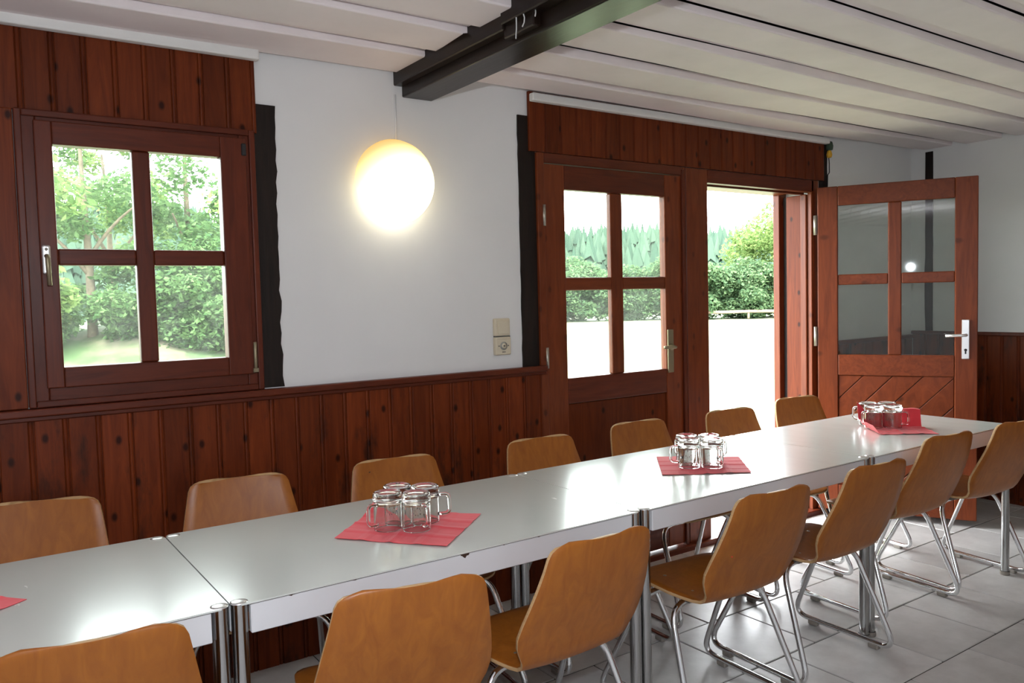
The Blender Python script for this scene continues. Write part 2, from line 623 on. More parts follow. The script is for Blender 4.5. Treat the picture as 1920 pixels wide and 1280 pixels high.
# floor: grout bed with tiles laid half-bond
floor = ob('floor', box_me('floor', XL, XR, YN, YB, -.06, -.004), 'grout')
tag(floor, kind='structure')
TX, TY, GAP = 0.415, 0.3935, 0.005
tile_me = box_me('tile', 0, TX - GAP, 0, TY - GAP, -.012, 0)
rest_v, rest_f = [], []
row0 = -int((1.545 - YN) / TY) - 1
for r in range(row0, 6):
    y0 = 1.545 + r * TY
    off = 2.605 if r % 2 == 0 else 2.79
    for c in range(-14, 10):
        x0 = off + c * TX
        xa, xb = max(x0, XL + .002), min(x0 + TX - GAP, XR - .002)
        ya, yb = max(y0, YN + .002), min(y0 + TY - GAP, YB - .002)
        if xb - xa < .02 or yb - ya < .02:
            continue
        whole = (xb - xa) > TX - GAP - 1e-4 and (yb - ya) > TY - GAP - 1e-4
        if x0 > 0.6 and y0 > 0.6:
            if whole:
                t = ob('tile', tile_me, 'floor_tile', floor, (x0, y0, random.uniform(-.0012, .0005)))
                t.rotation_euler = (random.uniform(-.002, .002), random.uniform(-.002, .002), 0)
            else:
                t = ob('tile', box_me('tile', xa, xb, ya, yb, -.012, 0), 'floor_tile', floor)
            bev(t, .0025, 1)
        else:
            k = len(rest_v)
            rest_v += [(xa, ya, 0), (xb, ya, 0), (xb, yb, 0), (xa, yb, 0)]
            rest_f.append((k, k + 1, k + 2, k + 3))
o = ob('tile_field', mesh_from('tile_field', rest_v, rest_f), 'floor_tile', floor)
tag(o, kind='stuff')

# ceiling: a slab, recessed boards and proud boards running along the back wall, cut by the beam
ceiling = ob('ceiling', box_me('ceiling', XL - .3, XR + .3, YN - .3, YB + .9, 2.43, 2.62), 'post_wood')  # slab coloured dark to put shade into the gaps between boards
tag(ceiling, kind='structure')


def plank_me(name, x0, x1, y0, y1, z0, z1, seed, wav=0.004, nseg=22, round_=0.006, rag=0.0):
    rnd = random.Random(seed)
    ph = [rnd.uniform(0, 6.28) for _ in range(6)]
    fr_ = [rnd.uniform(0.5, 1.3), rnd.uniform(1.4, 2.6), rnd.uniform(3.0, 5.0)]
    verts, faces = [], []

    def w(x, k):
        return wav * (math.sin(fr_[0] * x + ph[k]) + .6 * math.sin(fr_[1] * x + ph[k + 1]) + .25 * math.sin(fr_[2] * x + ph[k + 2]))
    for i in range(nseg + 1):
        x = x0 + (x1 - x0) * i / nseg
        dz, da = w(x, 0) * .8, w(x, 2)
        db = w(x, 3)
        xe = x
        ya, yb = y0 + da, y1 + db
        za = z0 + dz
        r_ = round_
        ring = [(xe, ya, z1), (xe, ya, za + r_), (xe, ya + r_ * .4, za + r_ * .3), (xe, ya + r_, za), (xe, yb - r_, za), (xe, yb - r_ * .3, za + r_ * .4), (xe, yb, za + r_), (xe, yb, z1)]
        if i in (0, nseg) and rag:
            sgn = 1 if i == nseg else -1
            ring = [(px + sgn * rnd.uniform(-rag, rag), py, pz) for px, py, pz in ring]
        verts += ring
    m_ = 8
    for i in range(nseg):
        for k in range(m_ - 1):
            faces.append((i * m_ + k, i * m_ + k + 1, (i + 1) * m_ + k + 1, (i + 1) * m_ + k))
    faces.append(tuple(range(m_)))
    faces.append(tuple(nseg * m_ + k for k in range(m_ - 1, -1, -1)))
    me = mesh_from(name, verts, faces)
    return me


lines = [2.825, 2.505, 2.205, 1.925, 1.665, 1.385, 1.10, .82, .53, .24, -.05, -.34, -.63, -.92, -1.21, -1.5, -1.79, -2.08]
for si, (xa, xb) in enumerate(((XL, 1.585), (1.752, XR))):
    prev = YB
    for i, yl in enumerate(lines):
        wide = (prev - yl) * random.uniform(.66, .74)
        if i == 0:
            wide = .19 if si else .25
        rag = .012 if si == 0 else 0.0
        wv = .0035 if si == 0 else .0065
        o = ob('ceiling_board', plank_me('ceiling_board', xa, xb + (random.uniform(-.03, .012) if si == 0 else 0), yl, yl + wide, 2.357, 2.388, 100 * si + i, wv, rag=rag), 'ceiling_paint', ceiling)
        o2 = ob('ceiling_board', plank_me('ceiling_board', xa, xb, yl + wide - .05, prev - random.uniform(.003, .007) if i else YB, 2.387, 2.43, 500 + 100 * si + i, .0025), 'ceiling_paint', ceiling)
        prev = yl
for xa, xb in ((XL, 0.995), (2.262, 4.56)):
    o = bev(box('ceiling_lath', xa, xb, 3.042, 3.078, 2.322, 2.36, 'white_lath', ceiling, 0), .006, 2)

# roof eaves outside
rf = ob('roof', mesh_from('roof', [(XL - 1, YB + .9, 2.35), (XR + 1, YB + .9, 2.35), (XR + 1, .5, 4.2), (XL - 1, .5, 4.2), (XR + 1, YN - 1.1, 2.3), (XL - 1, YN - 1.1, 2.3)], [(0, 1, 2, 3), (3, 2, 4, 5)]), 'outer_wall')
tag(rf, kind='structure')

# dark ceiling beam
beam = empty('trim_1', kind='structure')
tag(beam, 'dark stained ceiling beam running from the back wall over the tables', None)
bev(ob('beam', box_me('beam', 1.612, 1.757, YN, YB, 2.268, 2.43), 'beam_wood', beam), .006, 2)
bev(ob('beam_batten', box_me('beam_batten', 1.574, 1.614, 2.28, YB, 2.312, 2.43), 'beam_wood', beam), .004, 1)
bev(ob('beam_batten', box_me('beam_batten', 1.560, 1.614, YN, 2.275, 2.325, 2.43), 'beam_wood', beam), .004, 1)
bev(ob('beam_block', box_me('beam_block', 1.583, 1.614, 2.12, 2.29, 2.285, 2.33), 'beam_wood', beam), .004, 1)

# black timber posts in the wall, ragged plaster edge


def post_me(name, x0, x1, z0, z1, y0, y1, seed, rag=.005, n=26, axis='x'):
    rnd = random.Random(seed)
    verts, faces = [], []
    for i in range(n + 1):
        z = z0 + (z1 - z0) * i / n
        a = x0 + rnd.uniform(-rag, rag) * .5
        c = x1 + rnd.uniform(-rag, rag) + .003 * math.sin(z * 3 + seed)
        ring = [(a, y0), (c, y0), (c, y1), (a, y1)]
        verts += [(px, py, z) if axis == 'x' else (py, px, z) for px, py in ring]
    for i in range(n):
        for k in range(4):
            l = (k + 1) % 4
            faces.append((i * 4 + k, i * 4 + l, i * 4 + 4 + l, i * 4 + 4 + k))
    faces += [(3, 2, 1, 0), tuple(n * 4 + k for k in range(4))]
    return mesh_from(name, verts, faces)


for nm, me in (('trim_2', post_me('trim_2', .955, 1.058, 1.09, 2.17, 3.094, 3.2, 1)),
               ('trim_3', post_me('trim_3', 2.205, 2.305, 1.085, 2.26, 3.093, 3.2, 4, .004)),
               ('trim_4', post_me('trim_4', 4.52, 4.60, 0.0, 2.37, 3.094, 3.2, 2)),
               ('trim_5', post_me('trim_5', 2.945, 2.995, 0.0, 2.345, 5.592, 5.7, 3, .003, axis='y'))):
    tag(ob(nm, me, 'post_wood'), kind='structure')

# ------------------------------------------------------------------ tongue and groove boards


def bead_board_me(name, w, z0, z1, t=.016, bead=.011):
    """profiled board, front toward -y, x from 0 to w"""
    g = .004
    prof = [(0, t), (0, t * .35), (.0015, .0015), (.004, 0), (w - bead - g * 2, 0), (w - bead - g * 1.5, .004), (w - bead - g, .005), (w - bead - g * .6, .002), (w - bead * .6 - g * .5, .0005), (w - g * .9, .002), (w - g * .4, .006), (w, .006), (w, t)]
    n = len(prof)
    verts = [(x, y, z0) for x, y in prof] + [(x, y, z1) for x, y in prof]
    faces = [(k, k + 1, n + k + 1, n + k) for k in range(n - 1)]
    faces += [tuple(range(n - 1, -1, -1)), tuple(range(n, 2 * n))]
    return mesh_from(name, verts, faces)


wain_me = bead_board_me('wainscot_board', .1, 0.0, 1.062)
x = 2.307 - .1 * 47
for i in range(47):
    xx = 2.307 - .1 * (47 - i)
    o = ob('wainscot_board', wain_me, 'wainscot_wood', wall_back, (xx, 3.079 + random.uniform(-.001, .001), 0))
cap = box('cap_rail', XL, 2.325, 3.058, 3.10, 1.060, 1.086, 'frame_wood_across', wall_back, .005, 2)
box('cap_mould', XL, 2.325, 3.068, 3.08, 1.045, 1.061, 'frame_wood_across', wall_back, .003)

pan_me = bead_board_me('panel_board', .0945, 0.0, .275)
for i in range(20):
    xx = .986 - .0945 * (i + 1)
    ob('panel_board', pan_me, 'panel_wood', wall_back, (xx, 3.079, 2.058 + .0015 * (i % 3)))
pan2_me = bead_board_me('panel_board', .0954, 0.0, .275, bead=.004)
for i in range(24):
    ob('panel_board', pan2_me, 'panel_wood', wall_back, (2.262 + .0954 * i, 3.079, 2.097))
# wide vertical planks left of the window
for i in range(4):
    box('wide_plank', .197 - .2 * (i + 1), .195 - .2 * i, 3.074, 3.10, 1.088, 2.062, 'panel_wood', wall_back, .003)

# right wall wainscot
rw_me = bead_board_me('wainscot_board', .1, 0.0, 1.09)
for i in range(50):
    o = ob('wainscot_board', rw_me, 'wainscot_wood', wr, (5.58, 3.078 - .1 * i, 0), (0, 0, R(-90)))
box('cap_rail', 5.560, 5.6, YN, 3.08, 1.088, 1.112, 'frame_wood', wr, .005, 2)
# white wall right of the doors has a wainscot too
for i in range(10):
    ob('wainscot_board', wain_me, 'wainscot_wood', wall_back, (4.605 + .098 * i, 3.079, 0))
box('cap_rail', 4.605, 5.58, 3.058, 3.10, 1.060, 1.086, 'frame_wood_across', wall_back, .005, 2)

# ------------------------------------------------------------------ window
win = empty('window_1', (0, 0, 0), kind='structure')


def frame4(pref, x0, x1, z0, z1, w, y0, y1, parent, mv='frame_wood', mh='frame_wood_across', wl_=None, wr_=None, wt=None, wb=None, bevel=.004):
    wl_, wr_, wt, wb = wl_ or w, wr_ or w, wt or w, wb or w
    box(pref, x0, x0 + wl_, y0, y1, z0, z1, mv, parent, bevel, 2)
    box(pref, x1 - wr_, x1, y0, y1, z0, z1, mv, parent, bevel, 2)
    box(pref, x0 + wl_, x1 - wr_, y0, y1, z1 - wt, z1, mh, parent, bevel, 2)
    box(pref, x0 + wl_, x1 - wr_, y0, y1, z0, z0 + wb, mh, parent, bevel, 2)


frame4('window_casing', .197, .972, 1.088, 2.064, .022, 3.066, 3.13, win)
frame4('window_frame', .212, .962, 1.100, 2.058, .046, 3.080, 3.16, win, wb=.056)
frame4('sash', .251, .935, 1.150, 2.03, .05, 3.062, 3.115, win, wl_=.052, wr_=.093, wt=.076, wb=.068)
box('glazing_bar', .543, .602, 3.070, 3.110, 1.218, 1.954, 'frame_wood', win, .006, 2)
box('glazing_bar', .303, .543, 3.070, 3.110, 1.557, 1.613, 'frame_wood_across', win, .006, 2)
box('glazing_bar', .602, .842, 3.070, 3.110, 1.557, 1.613, 'frame_wood_across', win, .006, 2)
for xa, xb in ((.303, .543), (.602, .842)):
    for za, zb in ((1.218, 1.557), (1.613, 1.954)):
        p = box('pane', xa - .004, xb + .004, 3.094, 3.098, za - .004, zb + .004, 'pane_glass', win, 0)
# window handle
hx, hz = .268, 1.575
hd = bev(ob('window_handle', box_me('window_handle', hx - .013, hx + .013, 3.050, 3.063, hz - .048, hz + .048), 'aluminium', win), .008, 3)
ob('lever', tube_me('lever', fillet([(hx, 3.05, hz + .012), (hx, 3.025, hz + .010), (hx + .002, 3.015, hz - .085)], .015), .0075, 10), 'bronze', hd)
ob('screw', tube_me('screw', [(hx, 3.051, hz + .034), (hx, 3.047, hz + .034)], .005, 10), 'screw_metal', hd)
bev(ob('hinge', tube_me('hinge', [(.938, 3.058, 1.17), (.938, 3.058, 1.27)], .007, 10), 'bronze', win), .001)
box('hinge_foot', .928, .948, 3.052, 3.066, 1.155, 1.172, 'bronze', win, .002)
box('hinge', .918, .936, 3.056, 3.064, 1.965, 2.01, 'black', win, .003)
box('outer_sill', .16, 1.0, 3.20, 3.45, 1.05, 1.10, 'frame_wood_across', win, .004)

# ------------------------------------------------------------------ doors
dframe = empty('trim_6', kind='structure')
box('door_frame', 2.300, 2.342, 3.078, 3.17, 0, 2.095, 'door_wood', dframe, .004, 2)
box('door_frame', 2.342, 3.274, 3.078, 3.17, 2.048, 2.095, 'frame_wood_across', dframe, .004, 2)
box('door_frame', 3.284, 3.481, 3.085, 3.17, 0, 2.095, 'door_wood', dframe, .005, 2)
box('door_frame', 3.266, 3.288, 3.072, 3.10, 0, 2.08, 'frame_wood', dframe, .004, 2)
box('door_frame', 3.303, 3.309, 3.081, 3.09, 0, 2.095, 'frame_wood', dframe, .002)
box('door_frame', 3.481, 4.45, 3.085, 3.14, 2.022, 2.095, 'frame_wood_across', dframe, .004, 2)
box('door_frame', 3.481, 4.43, 3.14, 3.17, 2.012, 2.06, 'frame_wood_across', dframe, .004, 2)
box('door_frame', 4.425, 4.50, 3.085, 3.115, 0, 2.095, 'door_wood', dframe, .004, 2)
box('door_frame', 4.412, 4.50, 3.115, 3.160, 0, 2.012, 'door_wood', dframe, .006, 2)
box('jamb_lining', 4.43, 4.50, 3.165, 3.275, 0, 2.012, 'panel_wood', dframe, .003)
box('jamb_lining', 4.47, 4.50, 3.275, 3.325, 0, 2.012, 'black', dframe, 0)  # black strip put in for the shade of the gap between jamb boards
box('jamb_lining', 4.425, 4.50, 3.325, 3.372, 0, 2.06, 'door_wood', dframe, .003)
box('jamb_lining', 3.481, 4.43, 3.17, 3.37, 2.03, 2.09, 'door_wood', dframe, .003)
box('threshold', 2.30, 4.50, 3.05, 3.42, -.04, .03, 'frame_wood_across', dframe, .005)


def clip_poly(poly, x0, x1, z0, z1):
    def cut(ps, f, inter):
        o_ = []
        for i in range(len(ps)):
            a, b_ = ps[i - 1], ps[i]
            if f(b_):
                if not f(a):
                    o_.append(inter(a, b_))
                o_.append(b_)
            elif f(a):
                o_.append(inter(a, b_))
        return o_

    def ix(v_):
        return lambda a, b_: (v_, a[1] + (b_[1] - a[1]) * (v_ - a[0]) / (b_[0] - a[0]))

    def iz(v_):
        return lambda a, b_: (a[0] + (b_[0] - a[0]) * (v_ - a[1]) / (b_[1] - a[1]), v_)
    for f, g in ((lambda p: p[0] >= x0, ix(x0)), (lambda p: p[0] <= x1, ix(x1)), (lambda p: p[1] >= z0, iz(z0)), (lambda p: p[1] <= z1, iz(z1))):
        if poly:
            poly = cut(poly, f, g)
    return poly


def door_leaf(root, w, diagonal, hinge_left):
    """leaf in local x 0..w, seen face toward -y at y=0, thickness .045"""
    T = .045
    s1, gb = w * .135, w * .085
    pw = (w - 2 * s1 - gb) / 2
    box('stile', 0, s1, 0, T, .04, 2.045, 'door_wood', root, .005, 2)
    box('stile', w - s1, w, 0, T, .04, 2.045, 'door_wood', root, .005, 2)
    for za, zb in ((1.928, 2.045), (.885, 1.012), (.04, .20)):
        box('rail', s1, w - s1, .001, T, za, zb, 'frame_wood_across' if not diagonal else 'door_wood_across', root, .005, 2)
    xa, xb = s1 + pw, s1 + pw + gb
    box('glazing_bar', xa, xb, .006, T - .004, 1.012, 1.928, 'door_wood', root, .006, 2)
    for a_, c_ in ((s1, xa), (xb, w - s1)):
        box('glazing_bar', a_, c_, .006, T - .004, 1.441, 1.505, 'door_wood_across', root, .006, 2)
        for za, zb in ((1.012, 1.441), (1.505, 1.928)):
            box('pane', a_ - .004, c_ + .004, .024, .028, za - .004, zb + .004, 'pane_glass', root, 0)
    if diagonal:
        x0, x1, z0, z1 = s1 + .002, w - s1 - .002, .20, .883
        k = 0
        wd = .118
        tt = math.tan(R(46))
        d = wd / math.cos(R(46))
        c = z0 - x1 * tt - d
        while c < z1 - x0 * tt:
            poly = [(-1, -tt + c + .0025), (2, 2 * tt + c + .0025), (2, 2 * tt + c + d - .0025), (-1, -tt + c + d - .0025)]
            pl = clip_poly(poly, x0, x1, z0, z1)
            if pl and len(pl) > 2:
                n = len(pl)
                vv = [(px, .010, pz) for px, pz in pl] + [(px, .032, pz) for px, pz in pl]
                ff = [tuple(range(n)), tuple(range(2 * n - 1, n - 1, -1))] + [(i, n + i, n + (i + 1) % n, (i + 1) % n) for i in range(n)]
                me = mesh_from('diagonal_board', vv, ff)
                bm = bmesh.new(); bm.from_mesh(me); bmesh.ops.recalc_face_normals(bm, faces=bm.faces); bm.to_mesh(me); bm.free()
                bev(ob('diagonal_board', me, 'door_wood_diag', root), .003)
            c += d
        box('panel_back', x0, x1, .030, .036, z0, z1, 'black', root, 0)
    else:
        box('door_panel', s1 + .003, w - s1 - .004, .010, .032, .202, .882, 'panel_wood', root, .003)
        box('panel_back', s1, w - s1, .030, .036, .20, .884, 'black', root, 0)


wood_mat('door_wood_across', (0.115, 0.022, 0.006), (0.20, 0.042, 0.0115), grain=(1.0, 10, 10), rough=0.38, knots=0.5, vary=0.10)
wood_mat('door_wood_diag', (0.115, 0.022, 0.006), (0.20, 0.042, 0.0115), grain=(3, 6, 3), rough=0.38, knots=0.6, vary=0.14)

d1 = empty('door_1', (2.342, 3.085, 0), kind='structure')
door_leaf(d1, .930, False, True)
# bronze handle of the closed leaf (local coordinates)
hx, hz = .828, 1.128
pl = bev(ob('handle_plate', box_me('handle_plate', hx - .021, hx + .021, -.010, 0, .99, 1.222), 'bronze', d1), .004, 2)
ob('lever', tube_me('lever', fillet([(hx + .003, 0, hz), (hx + .003, -.05, hz), (hx - .095, -.055, hz + .004)], .02), .0085, 10), 'bronze', pl)
ob('lever_collar', tube_me('lever_collar', [(hx, -.002, hz), (hx, -.02, hz)], .017, 14), 'bronze', pl)
for hz_ in (.25, 1.12, 1.80):
    ob('hinge', tube_me('hinge', [(-.004, -.004, hz_ - .05), (-.004, -.004, hz_ + .05)], .009, 10), 'screw_metal', d1)

TH = R(61)
d2 = empty('door_2', (4.440, 3.055, 0), -TH, kind='structure')
door_leaf(d2, .868, True, True)
hx, hz = .868 - .062, 1.125
pl = bev(ob('handle_plate', box_me('handle_plate', hx - .020, hx + .020, -.010, 0, .992, 1.222), 'aluminium', d2), .004, 2)
ob('lever', tube_me('lever', fillet([(hx + .002, 0, hz + .008), (hx + .002, -.05, hz + .008), (hx - .105, -.055, hz + .004)], .018), .0085, 10), 'aluminium', pl)
ob('keyhole', tube_me('keyhole', [(hx, -.011, 1.045), (hx, -.009, 1.045)], .008, 12), 'black', pl)
box('keyhole', hx - .004, hx + .004, -.0112, -.009, 1.022, 1.043, 'black', pl, 0)
for hz_ in (.25, 1.125, 1.815):
    ob('hinge', tube_me('hinge', [(-.012, .004, hz_ - .06), (-.012, .004, hz_ + .06)], .011, 10), 'screw_metal', d2)

# ------------------------------------------------------------------ tables
TOPZ, APZ = .740, .666
Y1, Y2 = 1.824, 2.518
seams = [-.775, .482, 1.7426, 2.9967, 4.2027]
t_labels = ['white laminate table at the left edge of the photo, first of the row',
            'white laminate table with the red napkin and four mugs nearest the camera',
            'white laminate table in the middle, shining with door light, third of the row',
            'white laminate table at the far right end of the row by the open door']


def table(x0, x1, label):
    t = empty('folding_table', ((x0 + x1) / 2, (Y1 + Y2) / 2, 0), 0, label, 'table', 'white tables pushed together in a row')
    hx, hy = (x1 - x0) / 2 - .005, (Y2 - Y1) / 2
    r = .0185
    # top: slab with corner notches for the tubes
    nseg = 8
    out_ = []
    for sx, sy, a0 in ((1, 1, 180), (-1, 1, 270), (-1, -1, 0), (1, -1, 90)):
        cx, cy = sx * (hx - r * .9), sy * (hy - r * .9)
        q = [(cx + 0, cy + sy * r * 1.0), (cx + sx * r * 1.0, cy)]
        rr = r + .0015
        arc = []
        for k in range(nseg + 1):
            # concave arc round the tube
            if sx * sy > 0:
                a = math.atan2(0, sx) if False else 0
            arc.append(k)
        pts = []
        # start/end chosen so that the outline runs counter-clockwise
        st = {(1, 1): (0, -270), (-1, 1): (90, -270), (-1, -1): (180, -270), (1, -1): (270, -270)}[(sx, sy)]
        for k in range(nseg * 2 + 1):
            a = R(st[0] + st[1] * k / (nseg * 2))
            pts.append((cx + rr * math.cos(a), cy + rr * math.sin(a)))
        out_.append(pts)
    outline = out_[0] + out_[1] + out_[2] + out_[3]
    n = len(outline)
    verts = [(px, py, TOPZ - .004) for px, py in outline] + [(px, py, TOPZ) for px, py in outline]
    faces = [tuple(range(n, 2 * n)), tuple(range(n - 1, -1, -1))] + [(i, (i + 1) % n, n + (i + 1) % n, n + i) for i in range(n)]
    ob('table_top', mesh_from('table_top', verts, faces), 'laminate', t)
    box('core_edge', -hx + .038, hx - .038, -hy + .0012, hy - .0012, TOPZ - .0075, TOPZ - .0035, 'core_board', t, 0)
    for sy in (-1, 1):
        a, c = sorted((sy * (hy - .018), sy * hy))
        box('apron', -hx + .038, hx - .038, a, c, APZ, TOPZ - .0062, 'table_apron', t, .002)
    for sx in (-1, 1):
        a, c = sorted((sx * (hx - .018), sx * (hx - .001)))
        box('apron', a, c, -hy + .038, hy - .038, APZ, TOPZ - .0062, 'table_apron', t, .002)
    box('underside', -hx + .02, hx - .02, -hy + .02, hy - .02, TOPZ - .03, TOPZ - .0075, 'core_board', t, 0)
    for sx in (-1, 1):
        for sy in (-1, 1):
            cx, cy = sx * (hx - r * .9), sy * (hy - r * .9)
            l = ob('leg', tube_me('leg', [(cx, cy, .012), (cx, cy, TOPZ - .001)], r, 20), 'steel_leg', t)
            auto_smooth(l)
            ob('leg_cap', lathe_me('leg_cap', [(0, .0035), (.014, .003), (.0195, .0008), (.0195, -.001)], 20), 'aluminium', l, (cx, cy, TOPZ - .001))
            ob('foot_glide', lathe_me('foot_glide', [(0, 0), (.022, 0), (.023, .006), (.0215, .018)], 18), 'glide_plastic', l, (cx, cy, 0))
    return t


tables = [table(a, c, l) for a, c, l in zip(seams, seams[1:], t_labels)]
# chips in the laminate edge
cx_ = tables[1].location.x
for (px, w_, d_) in ((1.094, .014, .011), (.62, .01, .004), (.78, .016, .003), (1.34, .014, .003), (1.22, .008, .003)):
    n = 8
    vv = [(px - cx_ + w_ * math.cos(math.pi + math.pi * k / n) , -(Y2 - Y1) / 2 - .0006, TOPZ - .004 + d_ * math.sin(math.pi + math.pi * k / n) * (1 + .3 * math.sin(k * 2.1))) for k in range(n + 1)]
    vv += [(a, b_ + .002, c) for a, b_, c in vv]
    m_ = n + 1
    ff = [tuple(range(m_)), tuple(range(2 * m_ - 1, m_ - 1, -1))] + [(i, m_ + i, m_ + (i + 1) % m_, (i + 1) % m_) for i in range(m_)]
    ob('edge_chip', mesh_from('edge_chip', vv, ff), 'core_board', tables[1])

# ------------------------------------------------------------------ chairs
SHELL = [(-.136, .800, .110), (-.1358, .799, .132), (-.135, .795, .150), (-.133, .786, .163), (-.129, .770, .171), (-.120, .735, .178),
         (-.105, .690, .187), (-.085, .640, .197), (-.062, .590, .206), (-.042, .550, .209), (-.026, .515, .203), (-.014, .485, .190),
         (-.004, .460, .178), (.010, .440, .170), (.032, .427, .167), (.062, .423, .171), (.10, .425, .181), (.15, .430, .193), (.21, .437, .201),
         (.27, .444, .204), (.31, .447, .200), (.335, .446, .190), (.352, .443, .172), (.361, .440, .150), (.365, .438, .118)]


def shell_mesh():
    n = 10
    verts, faces = [], []
    for (y, z, hw) in SHELL:
        for k in range(n + 1):
            u = -1 + 2 * k / n
            back = max(0.0, min(1.0, (z - .46) / .1))
            dy = .012 * u * u * back
            seat = 1 - back
            dz = .010 * u * u * seat * (1 if y < .25 else max(0, 1 - (y - .25) / .08))
            verts.append((u * hw, y + dy, z + dz))
    for r in range(len(SHELL) - 1):
        for k in range(n):
            a = r * (n + 1) + k
            faces.append((a, a + 1, a + n + 2, a + n + 1))
    me = mesh_from('shell', verts, faces, True)
    me.materials.append(MATS['plywood'])
    me.materials.append(MATS['plywood_edge'])
    return me


shell_me = shell_mesh()
FT, RT, FB, RB = .255, .125, .445, -.030
RZ = .023


def frame_pts(s):
    return fillet([(0, FT, .408), (s * .205, FT, .408), (s * .258, FB, RZ), (s * .258, RB, RZ), (s * .205, RT, .408), (0, RT, .408)], .075, 8)


frame_me = {s: tube_me('sled_frame', frame_pts(s), .0105, 10) for s in (-1, 1)}
glide_me = box_me('glide', -.012, .012, -.022, .022, 0, .020)
screw_me = lathe_me('screw', [(0, .0025), (.006, .002), (.008, 0)], 12)
block_me = box_me('mount_block', -.03, .03, -.02, .02, -.012, .012)


def chair(x, y, rz, label):
    c = empty('plywood_chair', (x, y, 0), rz, label, 'chair', 'bent plywood chairs along the tables')
    s = ob('shell', shell_me, None, c)
    md = s.modifiers.new('thick', 'SOLIDIFY')
    md.thickness = .010
    md.offset = 0
    md.material_offset_rim = 1
    s.modifiers.new('bevel', 'BEVEL').width = .0025
    s.modifiers['bevel'].limit_method = 'ANGLE'
    for sd in (-1, 1):
        f = ob('sled_frame', frame_me[sd], 'chrome', c)
        for gy in (.065, .345):
            g = ob('glide', glide_me, 'glide_plastic', f, (sd * .258, gy, 0))
            bev(g, .004)
    for sx in (-.11, .11):
        for gy, gz in ((RT, .430), (FT, .4445)):
            ob('screw', screw_me, 'screw_metal', c, (sx, gy, gz + .004))
            ob('mount_block', block_me, 'glide_plastic', c, (sx, gy, .417 + (gz - .43) * .5))
    return c


near = [(.181, 1.653, -6.6), (.790, 1.532, -11.4), (1.341, 1.540, .3), (2.055, 1.556, -2.8), (2.654, 1.575, -2.5), (3.391, 1.702, -4.8), (3.944, 1.668, -8)]
far = [(.213, 2.985, -17), (.813, 2.905, -8), (1.393, 2.846, -5.5), (2.084, 2.824, -3.2), (2.704, 2.865, -2.8), (3.330, 2.830, -5.3), (3.983, 2.892, -8)]
n_lab = ['plywood chair in the bottom left corner, nearest the camera, only its back top showing',
         'plywood chair with its broad back to the camera, second from left on the near side',
         'plywood chair in front of the seam between second and third table, near side',
         'plywood chair with a tiny red dot on its back, near side of the third table',
         'plywood chair on the near side standing over the third table leg, fifth from left',
         'plywood chair on the near side in front of the rightmost mugs, sixth from left',
         'plywood chair at the right edge of the photo, last on the near side']
f_lab = ['plywood chair with a glossy highlight at the left edge, first on the wall side',
         'plywood chair below the small window, second from left on the wall side',
         'plywood chair with a black speck, behind the nearest red napkin, wall side',
         'plywood chair at the end of the wainscot, fourth from left on the wall side',
         'plywood chair in front of the closed glazed door leaf, wall side',
         'plywood chair in the open doorway light, sixth from left on the wall side',
         'plywood chair before the open door hinge, last on the wall side']
chairs = []
for (x, y, a), lb in zip(near, n_lab):
    rz = R(a)
    # the point given is the middle of the top edge: local (0, -.136)
    chairs.append(chair(x - .136 * math.sin(rz), y + .136 * math.cos(rz), rz, lb))
for (x, y, a), lb in zip(far, f_lab):
    rz = R(a + 180)
    chairs.append(chair(x - .136 * math.sin(rz), y + .136 * math.cos(rz), rz, lb))
plain('red_paint', (0.6, 0.03, 0.01), rough=0.6)
speck_me = lathe_me('speck', [(0, -.0012), (.0025, -.0008), (.0034, 0), (.0025, .0008), (0, .0012)], 10)
o = ob('speck', speck_me.copy(), 'red_paint', chairs[3], (-.13, -.0692, .604), (R(65), 0, 0))
o = ob('speck', speck_me.copy(), 'black', chairs[9], (.107, -.1172, .757), (R(80), R(30), 0))
o.scale = (2.2, .9, 1)

# ------------------------------------------------------------------ napkins
def napkin(corners, label, seed, lift=None, n=26):
    """corners counter-clockwise seen from above, world xy; creased paper with thickness"""
    rnd = random.Random(seed)
    c = [Vector((p[0], p[1], 0)) for p in corners]
    ctr = sum(c, Vector()) / 4
    verts, faces = [], []
    for j in range(n + 1):
        for i in range(n + 1):
            s, t = i / n, j / n
            p = (c[0] * (1 - s) + c[1] * s) * (1 - t) + (c[3] * (1 - s) + c[2] * s) * t
            z = 0.0012
            for f in (s, t):
                for q in (.25, .5, .75):
                    z += .0035 * max(0, 1 - abs(f - q) / .05) * (1 if q == .5 else .8)
            z += .0012 * (1 + math.sin(7 * s + 5 * t + seed)) 
            if lift:
                p, z = lift(s, t, p, z)
            verts.append((p.x - ctr.x, p.y - ctr.y, z))
    for j in range(n):
        for i in range(n):
            a = j * (n + 1) + i
            faces.append((a, a + 1, a + n + 2, a + n + 1))
    o = ob('paper_napkin', mesh_from('paper_napkin', verts, faces), 'red_paper', None, (ctr.x, ctr.y, TOPZ))
    md = o.modifiers.new('thick', 'SOLIDIFY')
    md.thickness = .0008
    md.offset = 1
    tag(o, label, 'napkin', 'red paper napkins on the tables')
    return o


def corner_lift(s, t, p, z):
    k = max(0, (t - s) - .55)
    return p, z + k * k * .12


def flap_lift(s, t, p, z):
    # the rear strip stands up behind the mugs, the left corner is pulled up highest
    k = max(0.0, t - .62)
    kk = max(0.0, .16 - s)
    up = min(k, .35)
    d = Vector((.64, .77, 0))
    e = Vector((-.77, .64, 0))
    z += up * .215 * (1 + .12 * math.sin(9 * s))
    p = p - d * up * .27
    z += kk * .26
    p = p - e * kk * .10
    return p, z


